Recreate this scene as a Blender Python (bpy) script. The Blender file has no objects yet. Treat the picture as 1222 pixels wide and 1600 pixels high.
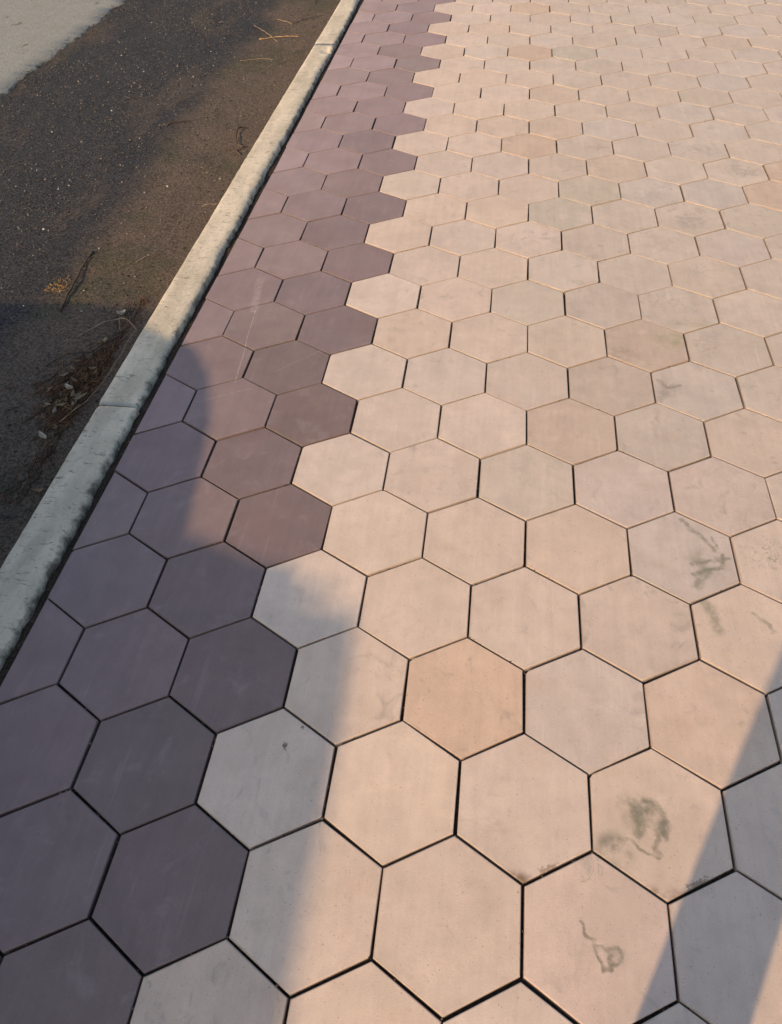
import bpy, bmesh, math, random
from mathutils import Vector, Matrix, noise as mnoise

random.seed(7)
D = 0.25                       # centre-to-centre pitch of the hexagonal pavers, metres
S3 = math.sqrt(3)
ROAD_Z = -0.10
scene = bpy.context.scene
COL = scene.collection

# ------------------------------------------------------------------ camera
cam_data = bpy.data.cameras.new('camera')
cam_data.sensor_fit = 'VERTICAL'
cam_data.sensor_height = 24.0
cam_data.lens = 1169.905 / 1600.0 * 24.0
cam_data.clip_start = 0.02
cam_data.clip_end = 500
cam = bpy.data.objects.new('camera', cam_data)
COL.objects.link(cam)
CAM_P = Vector((0.42457 * D, -2.26672 * D, 5.72798 * D))
CAM_R = Matrix(((0.99167849, -0.07608632, 0.10384912),
                (0.12607085, 0.73732868, -0.663666),
                (-0.02607503, 0.67123565, 0.74078526)))
cam.matrix_world = Matrix.Translation(CAM_P) @ CAM_R.to_4x4()
scene.camera = cam

# ------------------------------------------------------------------ sky and sun
SUN_EL = math.radians(27)
SUN_H = Vector((-0.462, -0.887))            # horizontal direction towards the sun
SUN_DIR = Vector((SUN_H.x * math.cos(SUN_EL), SUN_H.y * math.cos(SUN_EL), math.sin(SUN_EL)))
world = bpy.data.worlds.new('World')
scene.world = world
world.use_nodes = True
wn = world.node_tree
sky = wn.nodes.new('ShaderNodeTexSky')
sky.sky_type = 'NISHITA'
sky.sun_disc = False
sky.sun_elevation = SUN_EL
sky.sun_rotation = math.atan2(SUN_H.x, SUN_H.y)
sky.air_density = 1.0
sky.dust_density = 2.8
wn.links.new(sky.outputs[0], wn.nodes['Background'].inputs[0])
wn.nodes['Background'].inputs[1].default_value = 0.15
sun_data = bpy.data.lights.new('sun', 'SUN')
sun_data.energy = 3.55
sun_data.angle = math.radians(0.85)
sun_data.color = (1.0, 0.66, 0.37)
sun = bpy.data.objects.new('sun', sun_data)
sun.rotation_euler = SUN_DIR.to_track_quat('Z', 'Y').to_euler()
sun.location = (-4, -8, 5)
COL.objects.link(sun)
scene.view_settings.view_transform = 'Standard'
scene.view_settings.look = 'None'
scene.view_settings.gamma = 1
scene.view_settings.use_curve_mapping = False
scene.view_settings.exposure = 0.5
scene.cycles.use_denoising = True

# ------------------------------------------------------------------ helpers
def link(o, parent=None):
    COL.objects.link(o)
    if parent:
        o.parent = parent
    return o

def mesh_obj(name, verts, faces, mat, parent=None, smooth=False):
    me = bpy.data.meshes.new(name)
    me.from_pydata(verts, [], faces)
    if mat:
        for m in (mat if isinstance(mat, (list, tuple)) else [mat]):
            me.materials.append(m)
    if smooth:
        me.polygons.foreach_set('use_smooth', [True] * len(me.polygons))
    me.update()
    return link(bpy.data.objects.new(name, me), parent)

def empty(name, loc=(0, 0, 0), rz=0):
    o = bpy.data.objects.new(name, None)
    o.location = loc
    o.rotation_euler = (0, 0, rz)
    return link(o)

def tag(o, label=None, cat=None, group=None, kind=None):
    for k, v in (('label', label), ('category', cat), ('group', group), ('kind', kind)):
        if v:
            o[k] = v
    return o

class NT:
    """thin wrapper for building node trees"""
    def __init__(s, name):
        s.mat = bpy.data.materials.new(name)
        s.mat.use_nodes = True
        s.t = s.mat.node_tree
        s.b = s.t.nodes['Principled BSDF']
    def n(s, typ, **kw):
        nd = s.t.nodes.new(typ)
        for k, v in kw.items():
            setattr(nd, k, v)
        return nd
    def put(s, sock, v):
        if isinstance(v, bpy.types.NodeSocket):
            s.t.links.new(v, sock)
        elif isinstance(v, (tuple, list)) and len(v) == 3 and sock.type == 'RGBA':
            sock.default_value = (*v, 1)
        else:
            sock.default_value = v
    def math(s, op, a, b=0.0, c=None, clamp=False):
        nd = s.n('ShaderNodeMath', operation=op, use_clamp=clamp)
        s.put(nd.inputs[0], a); s.put(nd.inputs[1], b)
        if c is not None:
            s.put(nd.inputs[2], c)
        return nd.outputs[0]
    def vmath(s, op, a, b=None, scale=None):
        nd = s.n('ShaderNodeVectorMath', operation=op)
        s.put(nd.inputs[0], a)
        if b is not None:
            s.put(nd.inputs[1], b)
        if scale is not None:
            s.put(nd.inputs['Scale'], scale)
        return nd.outputs['Value'] if op in ('LENGTH', 'DOT_PRODUCT', 'DISTANCE') else nd.outputs['Vector']
    def mix(s, f, a, b, mode='MIX'):
        nd = s.n('ShaderNodeMix', data_type='RGBA', blend_type=mode, clamp_factor=True)
        s.put(nd.inputs[0], f); s.put(nd.inputs[6], a); s.put(nd.inputs[7], b)
        return nd.outputs[2]
    def noise(s, vec, scale, detail=3.0, rough=0.55, w=None, dist=0.0):
        nd = s.n('ShaderNodeTexNoise', noise_dimensions='3D')
        if w is not None:
            vec = s.vmath('ADD', vec, s.vmath('SCALE', (0.31, 0.17, 1.0), scale=w))
        s.put(nd.inputs['Vector'], vec)
        nd.inputs['Scale'].default_value = scale
        nd.inputs['Detail'].default_value = detail
        nd.inputs['Roughness'].default_value = rough
        nd.inputs['Distortion'].default_value = dist
        return nd.outputs['Fac']
    def ramp(s, v, lo, hi, a=0.0, b=1.0):
        nd = s.n('ShaderNodeMapRange', interpolation_type='SMOOTHSTEP')
        s.put(nd.inputs[0], v)
        nd.inputs[1].default_value = lo; nd.inputs[2].default_value = hi
        nd.inputs[3].default_value = a; nd.inputs[4].default_value = b
        return nd.outputs[0]
    def mapped(s, vec, loc=(0, 0, 0), rot=(0, 0, 0), scale=(1, 1, 1)):
        nd = s.n('ShaderNodeMapping')
        s.put(nd.inputs[0], vec)
        nd.inputs[1].default_value = loc; nd.inputs[2].default_value = rot; nd.inputs[3].default_value = scale
        return nd.outputs[0]
    def bump(s, h, strength, distance):
        nd = s.n('ShaderNodeBump')
        s.put(nd.inputs['Height'], h)
        nd.inputs['Strength'].default_value = strength
        nd.inputs['Distance'].default_value = distance
        s.put(s.b.inputs['Normal'], nd.outputs[0])
    def pos(s):
        return s.n('ShaderNodeNewGeometry').outputs['Position']
    def done(s, col, rough=0.8, spec=0.3, metallic=0.0):
        s.put(s.b.inputs['Base Color'], col)
        s.put(s.b.inputs['Roughness'], rough)
        s.b.inputs['Specular IOR Level'].default_value = spec
        s.b.inputs['Metallic'].default_value = metallic
        return s.mat

def plain(name, col, rough=0.6, spec=0.3, metallic=0.0, var=0.12, scale=30):
    t = NT(name)
    n = t.noise(t.pos(), scale, 4)
    c = t.mix(t.ramp(n, 0.3, 0.7), tuple(x * (1 - var) for x in col), tuple(min(1, x * (1 + var)) for x in col))
    return t.done(c, rough, spec, metallic)

# ------------------------------------------------------------------ paver materials
GREEN = (0.17, 0.17, 0.12)
GREY = (0.26, 0.235, 0.20)
BROWN = (0.17, 0.115, 0.075)

def smear_mask(t, P, pts, width, seed):
    """a wandering smear along a polyline (paver pitches), width in metres"""
    nz = t.n('ShaderNodeTexNoise'); t.put(nz.inputs['Vector'], t.vmath('ADD', P, (seed, seed * 0.7, 0)))
    nz.inputs['Scale'].default_value = 45; nz.inputs['Detail'].default_value = 3
    wv = t.vmath('SCALE', t.vmath('SUBTRACT', nz.outputs['Color'], (0.5, 0.5, 0.5)), scale=0.022)
    Q = t.vmath('MULTIPLY', t.vmath('ADD', P, wv), (1, 1, 0))
    best = None
    for (x0, y0), (x1, y1) in zip(pts[:-1], pts[1:]):
        a, ba = (x0 * D, y0 * D, 0), ((x1 - x0) * D, (y1 - y0) * D, 0)
        pa = t.vmath('SUBTRACT', Q, a)
        h = t.math('DIVIDE', t.vmath('DOT_PRODUCT', pa, ba), ba[0] ** 2 + ba[1] ** 2, clamp=True)
        d = t.vmath('DISTANCE', pa, t.vmath('SCALE', ba, scale=h))
        best = d if best is None else t.math('MINIMUM', best, d)
    m = t.ramp(best, width * 0.15, width, 1, 0)
    return t.math('MULTIPLY', m, t.ramp(t.noise(t.vmath('ADD', P, (seed * 2, 0, 0)), 55, 4, 0.65), 0.30, 0.60, 0.25, 1.0))

def stain_mask(t, P, st):
    if isinstance(st[0], list):
        return smear_mask(t, P, *st)
    """a stain with its own shape: x, y, rx, ry in paver pitches, rotation, noise seed, style"""
    x, y, rx, ry, rot, seed, style = st
    v = t.vmath('SUBTRACT', P, (x * D, y * D, 0))
    v = t.mapped(v, rot=(0, 0, rot))
    v = t.vmath('MULTIPLY', v, (1 / (rx * D), 1 / (ry * D), 0))
    r = t.vmath('LENGTH', v)
    sv = t.vmath('ADD', P, (seed * 3.1, seed * 1.7, 0))
    if style == 'blot':
        n = t.noise(sv, 20, 3, 0.5, dist=1.4)
        q = t.math('SUBTRACT', n, t.math('MULTIPLY', t.math('MULTIPLY', r, r), 0.22))
        core = t.ramp(q, 0.34, 0.60)
        rim = t.ramp(t.math('ABSOLUTE', t.math('SUBTRACT', q, 0.40)), 0.0, 0.03, 1, 0)
        rim = t.math('MULTIPLY', rim, t.ramp(t.noise(sv, 33, 2), 0.42, 0.62))
        m = t.math('MAXIMUM', t.math('MULTIPLY', core, 0.75), rim)
        m = t.math('MULTIPLY', m, t.ramp(r, 0.8, 1.15, 1, 0))
    elif style == 'line':
        n = t.noise(sv, 22, 3, 0.55, dist=2.4)
        l = t.math('ABSOLUTE', t.math('SUBTRACT', n, 0.5))
        l = t.ramp(l, 0.006, 0.04, 1, 0)
        m = t.math('MULTIPLY', l, t.ramp(r, 0.35, 1.0, 1, 0))
        n2 = t.noise(sv, 40, 4, 0.6)
        m = t.math('MULTIPLY', m, t.ramp(n2, 0.34, 0.6))
    elif style == 'soft':
        n = t.noise(sv, 26, 4, 0.6)
        m = t.math('MULTIPLY', t.ramp(r, 0.2, 1.0, 1, 0), t.ramp(n, 0.35, 0.7))
    else:                      # crumbs of soil
        n = t.noise(sv, 150, 4, 0.7)
        m = t.ramp(t.math('SUBTRACT', n, t.math('MULTIPLY', r, 0.30)), 0.30, 0.40)
    return m

def paver_material(name, dark=False, stains=(), scratches=(), joined=False):
    t = NT(name)
    P = t.pos()
    if joined:
        at = t.n('ShaderNodeAttribute', attribute_name='paver_tint')
        tint = at.outputs['Color']
        rnd = t.math('MULTIPLY', t.n('ShaderNodeSeparateColor').outputs[0], 1.0)
        sep = t.t.nodes[-1]
        vec, w = P, 0.0
        rnd = t.noise(P, 2.5, 0)
    else:
        oi = t.n('ShaderNodeObjectInfo')
        tint, rnd = oi.outputs['Color'], oi.outputs['Random']
        vec = t.n('ShaderNodeTexCoord').outputs['Object']
        w = t.math('MULTIPLY', rnd, 60)
    big = t.noise(vec, 7, 3, 0.55, w)
    mid = t.noise(vec, 24, 5, 0.62, w)
    fine = t.noise(vec, 340, 3, 0.75, w)
    streak = t.noise(t.mapped(vec, rot=(0, 0, 0.06), scale=(55, 5, 1)), 1.0, 2, 0.6, w)
    f = t.math('MULTIPLY_ADD', t.math('SUBTRACT', big, 0.5), 0.30, 1.0)
    f = t.math('ADD', f, t.math('MULTIPLY', t.math('SUBTRACT', mid, 0.5), 0.34))
    f = t.math('ADD', f, t.math('MULTIPLY', t.math('SUBTRACT', fine, 0.5), 0.34))
    f = t.math('ADD', f, t.math('MULTIPLY', t.math('SUBTRACT', streak, 0.5), 0.20))
    c = t.mix(1.0, tint, t.n('ShaderNodeCombineColor').outputs[0], 'MULTIPLY')
    comb = [n for n in t.t.nodes if n.bl_idname == 'ShaderNodeCombineColor'][0]
    for k in range(3):
        t.put(comb.inputs[k], f)
    if not dark:
        # pale lime bloom and warmer cement patches
        bln = t.noise(vec, 12, 4, 0.6, t.math('ADD', w, 9.0) if not joined else 9.0)
        bl = t.ramp(bln, 0.52, 0.8)
        c = t.mix(t.math('MULTIPLY', bl, 0.45), c, (0.56, 0.475, 0.39))
        wm = t.ramp(bln, 0.2, 0.46, 1, 0)
        c = t.mix(t.math('MULTIPLY', wm, 0.35), c, (0.47, 0.335, 0.245))
        # trodden grey smudges on some of the pavers
        sm = t.noise(t.mapped(vec, scale=(1, 0.8, 1)), 16, 4, 0.6, t.math('ADD', w, 31.0) if not joined else 31.0, dist=1.5)
        sm = t.math('MULTIPLY', t.ramp(sm, 0.55, 0.74), t.ramp(rnd, 0.25, 0.95, 0.06, 0.50))
        c = t.mix(sm, c, GREY)
        sp = t.ramp(t.noise(vec, 36, 2, 0.5, t.math('ADD', w, 47.0) if not joined else 47.0), 0.64, 0.74)
        c = t.mix(t.math('MULTIPLY', sp, t.ramp(rnd, 0.0, 0.7, 0.34, 0.05)), c, (0.30, 0.22, 0.155))
        film = t.ramp(t.noise(P, 3.2, 4, 0.65), 0.48, 0.68)
        c = t.mix(t.math('MULTIPLY', film, 0.32), c, (0.42, 0.35, 0.28))
        pin = t.ramp(t.noise(vec, 260, 1, 0.5, w), 0.71, 0.76)
        c = t.mix(t.math('MULTIPLY', pin, 0.6), c, (0.20, 0.15, 0.11))
    else:
        bl = t.ramp(t.noise(vec, 15, 5, 0.65, t.math('ADD', w, 9.0) if not joined else 9.0, dist=0.8), 0.52, 0.8)
        c = t.mix(t.math('MULTIPLY', bl, 0.40), c, (0.31, 0.26, 0.255))
        rd = t.ramp(t.noise(vec, 6, 2, 0.5, t.math('ADD', w, 4.0) if not joined else 4.0), 0.5, 0.75)
        c = t.mix(t.math('MULTIPLY', rd, 0.25), c, (0.18, 0.118, 0.112))
        dust = t.ramp(t.noise(vec, 230, 2, 0.6, w), 0.66, 0.75)
        c = t.mix(t.math('MULTIPLY', dust, 0.25), c, (0.36, 0.30, 0.27))
    sv = t.mapped(vec, rot=(0, 0, 0.5), scale=(90, 6, 1)) if joined else t.mapped(t.vmath('ADD', vec, (0, 0, 0)), rot=(0, 0, 0.7 if dark else -0.35), scale=(85, 5, 1))
    scf = t.math('MULTIPLY', t.ramp(t.noise(sv, 1.0, 2, 0.5, w, dist=0.3), 0.62, 0.72), t.ramp(big, 0.42, 0.6))
    c = t.mix(t.math('MULTIPLY', scf, 0.14 if dark else 0.22), c, (0.34, 0.29, 0.275) if dark else (0.60, 0.52, 0.44))
    # soil caught along the arrises, then a tint that dulls the sunlit chamfers
    if not joined:
        sx = t.n('ShaderNodeSeparateXYZ'); t.put(sx.inputs[0], vec)
        ax = t.math('ABSOLUTE', sx.outputs[0]); ay = t.math('ABSOLUTE', sx.outputs[1])
        hd = t.math('MAXIMUM', ax, t.math('ADD', t.math('MULTIPLY', ax, 0.5), t.math('MULTIPLY', ay, S3 / 2)))
        ed = t.math('ADD', t.math('DIVIDE', hd, D / 2), t.math('MULTIPLY', t.math('SUBTRACT', mid, 0.5), 0.22))
        ed = t.math('MULTIPLY', t.math('MULTIPLY', t.ramp(ed, 0.95, 1.04), t.ramp(big, 0.45, 0.62)), 0.45)
        c = t.mix(ed, c, (0.10, 0.075, 0.06) if dark else (0.27, 0.19, 0.125))
        rim = t.math('MULTIPLY', t.ramp(t.math('DIVIDE', hd, D / 2), 0.962, 0.971), 0.42)  # chamfer colour darkened to tone down its sun highlight
        c = t.mix(rim, c, (0.085, 0.065, 0.055) if dark else (0.22, 0.175, 0.14))
    for st, colr, amt in stains:
        c = t.mix(t.math('MULTIPLY', stain_mask(t, P, st), amt), c, colr)
    if scratches:
        wob = t.math('MULTIPLY', t.math('SUBTRACT', t.noise(P, 5, 1), 0.5), 0.012)
        brk = t.ramp(t.noise(P, 60, 4, 0.7), 0.3, 0.6)
    for (x0, y0, x1, y1, wd, amt) in scratches:
        L = math.hypot(x1 - x0, y1 - y0) * D
        v = t.vmath('SUBTRACT', P, (x0 * D, y0 * D, 0))
        v = t.mapped(v, rot=(0, 0, -math.atan2(y1 - y0, x1 - x0)))
        sp = t.n('ShaderNodeSeparateXYZ'); t.put(sp.inputs[0], v)
        dy = t.math('ABSOLUTE', t.math('ADD', sp.outputs[1], wob))
        m = t.ramp(dy, wd * 0.3, wd, 1, 0)
        m = t.math('MULTIPLY', m, t.ramp(sp.outputs[0], 0, 0.02))
        m = t.math('MULTIPLY', m, t.ramp(sp.outputs[0], L - 0.02, L, 1, 0))
        m = t.math('MULTIPLY', m, brk)
        c = t.mix(t.math('MULTIPLY', m, amt), c, (0.42, 0.36, 0.33))
    t.bump(fine, 0.14, 0.003)
    return t.done(c, t.ramp(mid, 0.3, 0.7, 0.62, 0.8), 0.28)

BEIGE = (0.545, 0.443, 0.358)
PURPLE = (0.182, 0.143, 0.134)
TINTS = {'orange': (0.53, 0.395, 0.292), 'peach': (0.54, 0.42, 0.325), 'green': (0.50, 0.425, 0.33),
         'grey': (0.515, 0.432, 0.365), 'pink': (0.54, 0.432, 0.368), 'brown': (0.49, 0.38, 0.30), 'pale': (0.57, 0.47, 0.38)}
SPECIAL = {(0, 1): 'orange', (-1, 13): 'orange', (-1, 12): 'orange', (0, 3): 'peach', (-1, 6): 'brown', (1, 5): 'peach',
           (-6, 14): 'orange', (-6, 15): 'peach', (-4, 13): 'peach', (-5, 12): 'peach', (-5, 8): 'pale', (-11, 24): 'orange',
           (-9, 20): 'orange', (-8, 20): 'green', (-4, 12): 'green', (-4, 11): 'green', (-3, 8): 'green', (0, 5): 'grey',
           (0, 6): 'grey', (0, 7): 'grey', (-1, 8): 'grey', (1, 3): 'grey', (1, 2): 'grey', (1, 1): 'grey', (0, 4): 'pink',
           (1, 4): 'pink', (-1, 7): 'brown', (-1, 5): 'brown', (-2, 2): 'pale', (-3, 4): 'pale', (-4, 6): 'pale', (0, 0): 'pale',
           (-2, 3): 'pale', (-5, 13): 'peach', (-7, 17): 'peach', (-3, 6): 'grey', (2, -1): 'pink', (2, 1): 'peach'}
INK = (0.13, 0.13, 0.085)
STAINS = {(2, 0): [((1.86, 0.03, 0.22, 0.2, 0.5, 1, 'soft'), GREEN, 1.0), ((1.65, -0.27, 0.2, 0.2, 0.4, 2, 'soft'), GREEN, 1.0),
                   (([(1.82, 0.067), (1.87, -0.06), (1.85, -0.12)], 0.015, 41), GREEN, 0.75),
                   (([(1.899, 0.135), (1.977, 0.11), (2.04, 0.045), (2.058, -0.038), (2.027, -0.111)], 0.011, 42), GREEN, 0.85),
                   (([(2.02, -0.03), (2.01, -0.08)], 0.017, 43), GREEN, 0.8),
                   (([(1.982, -0.107), (1.952, -0.211), (1.973, -0.266)], 0.008, 44), INK, 0.6),
                   (([(1.70, -0.173), (1.792, -0.171), (1.833, -0.225), (1.893, -0.263), (1.972, -0.275)], 0.006, 45), INK, 0.65),
                   ((2.03, -0.53, 0.3, 0.10, 0.0, 4, 'soft'), BROWN, 0.9), ((2.22, -0.43, 0.16, 0.05, -0.52, 4, 'crumb'), BROWN, 0.7)],
          (2, -1): [(([(1.399, -0.765), (1.421, -0.849), (1.478, -0.888), (1.499, -0.962), (1.529, -1.029), (1.571, -1.021), (1.596, -0.95)], 0.0058, 46), INK, 0.75),
                    (([(1.486, -0.903), (1.569, -0.923), (1.637, -0.907)], 0.005, 47), GREEN, 0.5),
                    (([(1.605, -1.009), (1.658, -0.965), (1.644, -0.922)], 0.006, 48), INK, 0.65),
                    ((1.57, -0.97, 0.15, 0.12, 0, 6, 'soft'), GREEN, 0.55), ((1.5, -0.42, 0.16, 0.12, 0, 7, 'blot'), GREY, 0.55)],
          (1, 3): [(([(2.561, 3.063), (2.62, 2.949), (2.712, 2.858), (2.778, 2.765), (2.827, 2.689)], 0.009, 49), GREEN, 0.75),
                   (([(2.815, 2.852), (2.856, 2.725)], 0.006, 50), GREEN, 0.7), (([(2.584, 2.504), (2.932, 2.604)], 0.008, 51), INK, 0.55),
                   (([(2.585, 2.38), (2.854, 2.486), (2.889, 2.632)], 0.009, 52), GREEN, 0.8), (([(2.711, 2.44), (2.594, 2.238)], 0.02, 53), GREEN, 0.65),
                   ((2.72, 2.5, 0.28, 0.3, 0.1, 9, 'soft'), GREEN, 0.6)],
          (2, 2): [(([(2.626, 2.058), (2.69, 1.923), (2.702, 1.752)], 0.02, 54), GREEN, 0.6), (([(3.034, 1.974), (3.152, 1.869), (3.187, 1.771)], 0.008, 55), GREEN, 0.6),
                   ((2.75, 1.6, 0.1, 0.1, 0.2, 11, 'blot'), GREY, 0.4)],
          (0, 6): [(([(2.58, 5.322), (2.655, 5.194), (2.812, 5.257)], 0.011, 56), INK, 0.6), (([(2.632, 5.119), (2.54, 4.955)], 0.02, 57), GREY, 0.55),
                   ((2.66, 5.2, 0.22, 0.26, 0.3, 13, 'soft'), GREY, 0.8)],
          (-1, 7): [((2.84, 6.2, 0.3, 0.3, 0, 14, 'soft'), (0.25, 0.25, 0.13), 0.75), ((2.2, 5.8, 0.25, 0.2, 0, 15, 'blot'), BROWN, 0.35)],
          (0, 7): [((3.25, 6.1, 0.2, 0.34, 0.3, 16, 'line'), GREY, 0.8)],
          (-2, 13): [((4.6, 11.3, 0.34, 0.3, 0, 17, 'blot'), GREY, 0.6), ((4.6, 11.3, 0.4, 0.4, 0, 18, 'line'), GREY, 0.8)],
          (-2, 11): [((3.55, 9.5, 0.36, 0.36, 0, 19, 'line'), GREY, 0.9), ((3.5, 9.4, 0.3, 0.3, 0, 20, 'blot'), GREY, 0.5)],
          (-5, 14): [((2.2, 12.1, 0.3, 0.14, 0, 21, 'blot'), (0.30, 0.22, 0.13), 0.5)],
          (1, 0): [((1.0, -0.54, 0.26, 0.08, 0.0, 22, 'soft'), BROWN, 0.9), ((1.19, -0.44, 0.13, 0.04, -0.52, 23, 'crumb'), BROWN, 0.6)],
          (-1, 0): [((-0.91, 0.25, 0.03, 0.05, 0, 24, 'crumb'), (0.06, 0.05, 0.04), 0.8), ((-0.80, 0.42, 0.03, 0.03, 0, 26, 'crumb'), (0.06, 0.05, 0.04), 0.7)],
          (-1, 8): [((3.1, 6.6, 0.4, 0.2, 0, 25, 'soft'), (0.26, 0.25, 0.14), 0.5), ((3.0, 7.1, 0.34, 0.3, 0, 33, 'line'), GREY, 0.6)],
          (-3, 14): [((4.1, 12.1, 0.34, 0.3, 0, 27, 'blot'), GREY, 0.5)],
          (-1, 9): [((3.4, 7.9, 0.34, 0.3, 0, 28, 'line'), GREY, 0.7)],
          (-3, 12): [((3.0, 10.3, 0.34, 0.3, 0, 29, 'blot'), GREY, 0.35)],
          (2, 3): [((3.3, 2.7, 0.3, 0.3, 0, 30, 'line'), GREEN, 0.6)],
          (-4, 16): [((4.0, 13.9, 0.34, 0.3, 0, 31, 'line'), GREY, 0.7)],
          (-2, 10): [((3.0, 8.7, 0.4, 0.3, 0, 32, 'blot'), GREY, 0.3)]}
M_BEIGE = paver_material('sand_concrete_paver')
M_PURPLE = paver_material('purple_concrete_paver', dark=True,
                          scratches=[(-2.72, 6.5, -2.56, 4.75, 0.0024, 0.6), (-3.0, 4.36, -2.3, 4.72, 0.002, 0.4),
                                     (-2.16, 5.05, -1.6, 5.6, 0.002, 0.35), (-2.85, 7.25, -2.72, 6.3, 0.02, 0.32)])
M_BEIGE_J = paver_material('sand_concrete_paver_beyond', joined=True)
M_PURPLE_J = paver_material('purple_concrete_paver_beyond', dark=True, joined=True)

# ------------------------------------------------------------------ ground materials
def road_mat():
    t = NT('oily_gravel_shoulder')
    P = t.pos()
    warp = t.noise(P, 1.6, 4, 0.6)
    sx = t.n('ShaderNodeSeparateXYZ'); t.put(sx.inputs[0], P)
    xx = t.math('ADD', sx.outputs[0], t.math('MULTIPLY', t.math('SUBTRACT', warp, 0.5), 0.5))
    nb = t.noise(t.mapped(P, rot=(0, 0, 0.0), scale=(1.5, 0.55, 1)), 1.6, 5, 0.62)
    soil = t.ramp(xx, -1.68, -1.42)
    soil = t.math('MAXIMUM', soil, t.math('MULTIPLY', t.ramp(nb, 0.50, 0.62), 0.42))
    pat = t.noise(P, 34, 5, 0.75)
    soil = t.math('ADD', soil, t.math('MULTIPLY', t.math('SUBTRACT', pat, 0.5), 0.9), clamp=True)
    gr = t.noise(P, 105, 4, 0.8)
    gr2 = t.noise(P, 300, 2, 0.75)
    tar = t.mix(t.ramp(gr, 0.36, 0.66), (0.0075, 0.008, 0.009), (0.068, 0.069, 0.071))
    tar = t.mix(t.ramp(gr2, 0.60, 0.70), tar, (0.13, 0.125, 0.115))
    dirt = t.mix(t.ramp(gr, 0.32, 0.68), (0.042, 0.032, 0.024), (0.18, 0.138, 0.102))
    moss = t.ramp(t.noise(t.vmath('ADD', P, (7, 3, 0)), 2.6, 4, 0.65), 0.50, 0.62)
    dirt = t.mix(t.math('MULTIPLY', moss, 0.75), dirt, t.mix(t.ramp(gr, 0.32, 0.68), (0.03, 0.03, 0.018), (0.12, 0.11, 0.065)))
    c = t.mix(soil, tar, dirt)
    h = t.math('ADD', gr, t.math('MULTIPLY', gr2, 0.5))
    t.bump(h, 1.0, 0.008)
    return t.done(c, 0.92, 0.2)

def lane_mat():
    t = NT('worn_pale_asphalt')
    P = t.pos()
    a = t.noise(P, 150, 4, 0.8)
    b = t.noise(P, 6, 5, 0.65)
    c = t.mix(t.ramp(a, 0.3, 0.7), (0.12, 0.124, 0.112), (0.38, 0.395, 0.352))
    c = t.mix(t.math('MULTIPLY', t.ramp(b, 0.45, 0.75), 0.35), c, (0.20, 0.185, 0.15))
    c = t.mix(t.math('MULTIPLY', t.ramp(t.noise(t.mapped(P, scale=(1.6, 1, 1)), 7, 2, 0.5), 0.69, 0.73), 0.7), c, (0.09, 0.08, 0.065))
    t.bump(a, 0.9, 0.006)
    return t.done(c, 0.9, 0.2)

def kerb_mat():
    t = NT('weathered_kerb_concrete')
    P = t.pos()
    b = t.noise(t.mapped(P, scale=(3, 0.9, 1)), 4, 5, 0.62)
    m = t.noise(P, 45, 5, 0.7)
    f = t.noise(P, 330, 3, 0.7)
    c = t.mix(t.ramp(b, 0.3, 0.7), (0.42, 0.38, 0.285), (0.63, 0.565, 0.44))
    c = t.mix(t.math('MULTIPLY', t.ramp(m, 0.50, 0.72), 0.55), c, (0.30, 0.27, 0.205))
    c = t.mix(t.math('MULTIPLY', t.ramp(f, 0.6, 0.72), 0.45), c, (0.22, 0.195, 0.15))
    sc = t.noise(t.mapped(P, rot=(0, 0, 0.5), scale=(1, 3.5, 1)), 26, 3, 0.6, dist=1.0)
    c = t.mix(t.math('MULTIPLY', t.ramp(sc, 0.60, 0.67), 0.7), c, (0.15, 0.135, 0.095))
    # uneven dark band along the edge beside the pavers
    sx = t.n('ShaderNodeSeparateXYZ'); t.put(sx.inputs[0], P)
    e = t.math('ADD', sx.outputs[0], t.math('MULTIPLY', t.math('SUBTRACT', t.noise(P, 22, 4, 0.65), 0.5), 0.07))
    c = t.mix(t.math('MULTIPLY', t.ramp(e, -0.912, -0.888), 0.85), c, (0.06, 0.05, 0.04))
    t.bump(t.math('ADD', m, t.math('MULTIPLY', f, 0.6)), 0.55, 0.007)
    return t.done(c, 0.88, 0.2)

M_ROAD, M_LANE, M_KERB = road_mat(), lane_mat(), kerb_mat()
M_SOIL = plain('joint_soil', (0.035, 0.028, 0.022), 0.95, 0.1, var=0.5, scale=200)
M_EARTH = plain('earth', (0.10, 0.075, 0.055), 0.95, 0.1, var=0.4, scale=6)
M_BED = plain('bedding_sand', (0.05, 0.04, 0.032), 0.95, 0.1, var=0.4, scale=120)

# ------------------------------------------------------------------ the setting
def sheet(name, x0, x1, y0, y1, z, mat, parent=None):
    return mesh_obj(name, [(x0, y0, z), (x1, y0, z), (x1, y1, z), (x0, y1, z)], [(0, 1, 2, 3)], mat, parent)

tag(sheet('ground', -90, 90, -90, 90, ROAD_Z - 0.03, M_EARTH), 'bare brown earth around the pavement and road', kind='structure')

KX0, KX1 = -4.09 * D, -3.585 * D          # kerb faces
LANE_X = -11.05 * D                       # edge of the pale carriageway

def fbm(x, y, z=0.0, o=4):
    return mnoise.fractal(Vector((x, y, z)), 1.0, 2.0, o)

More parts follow.
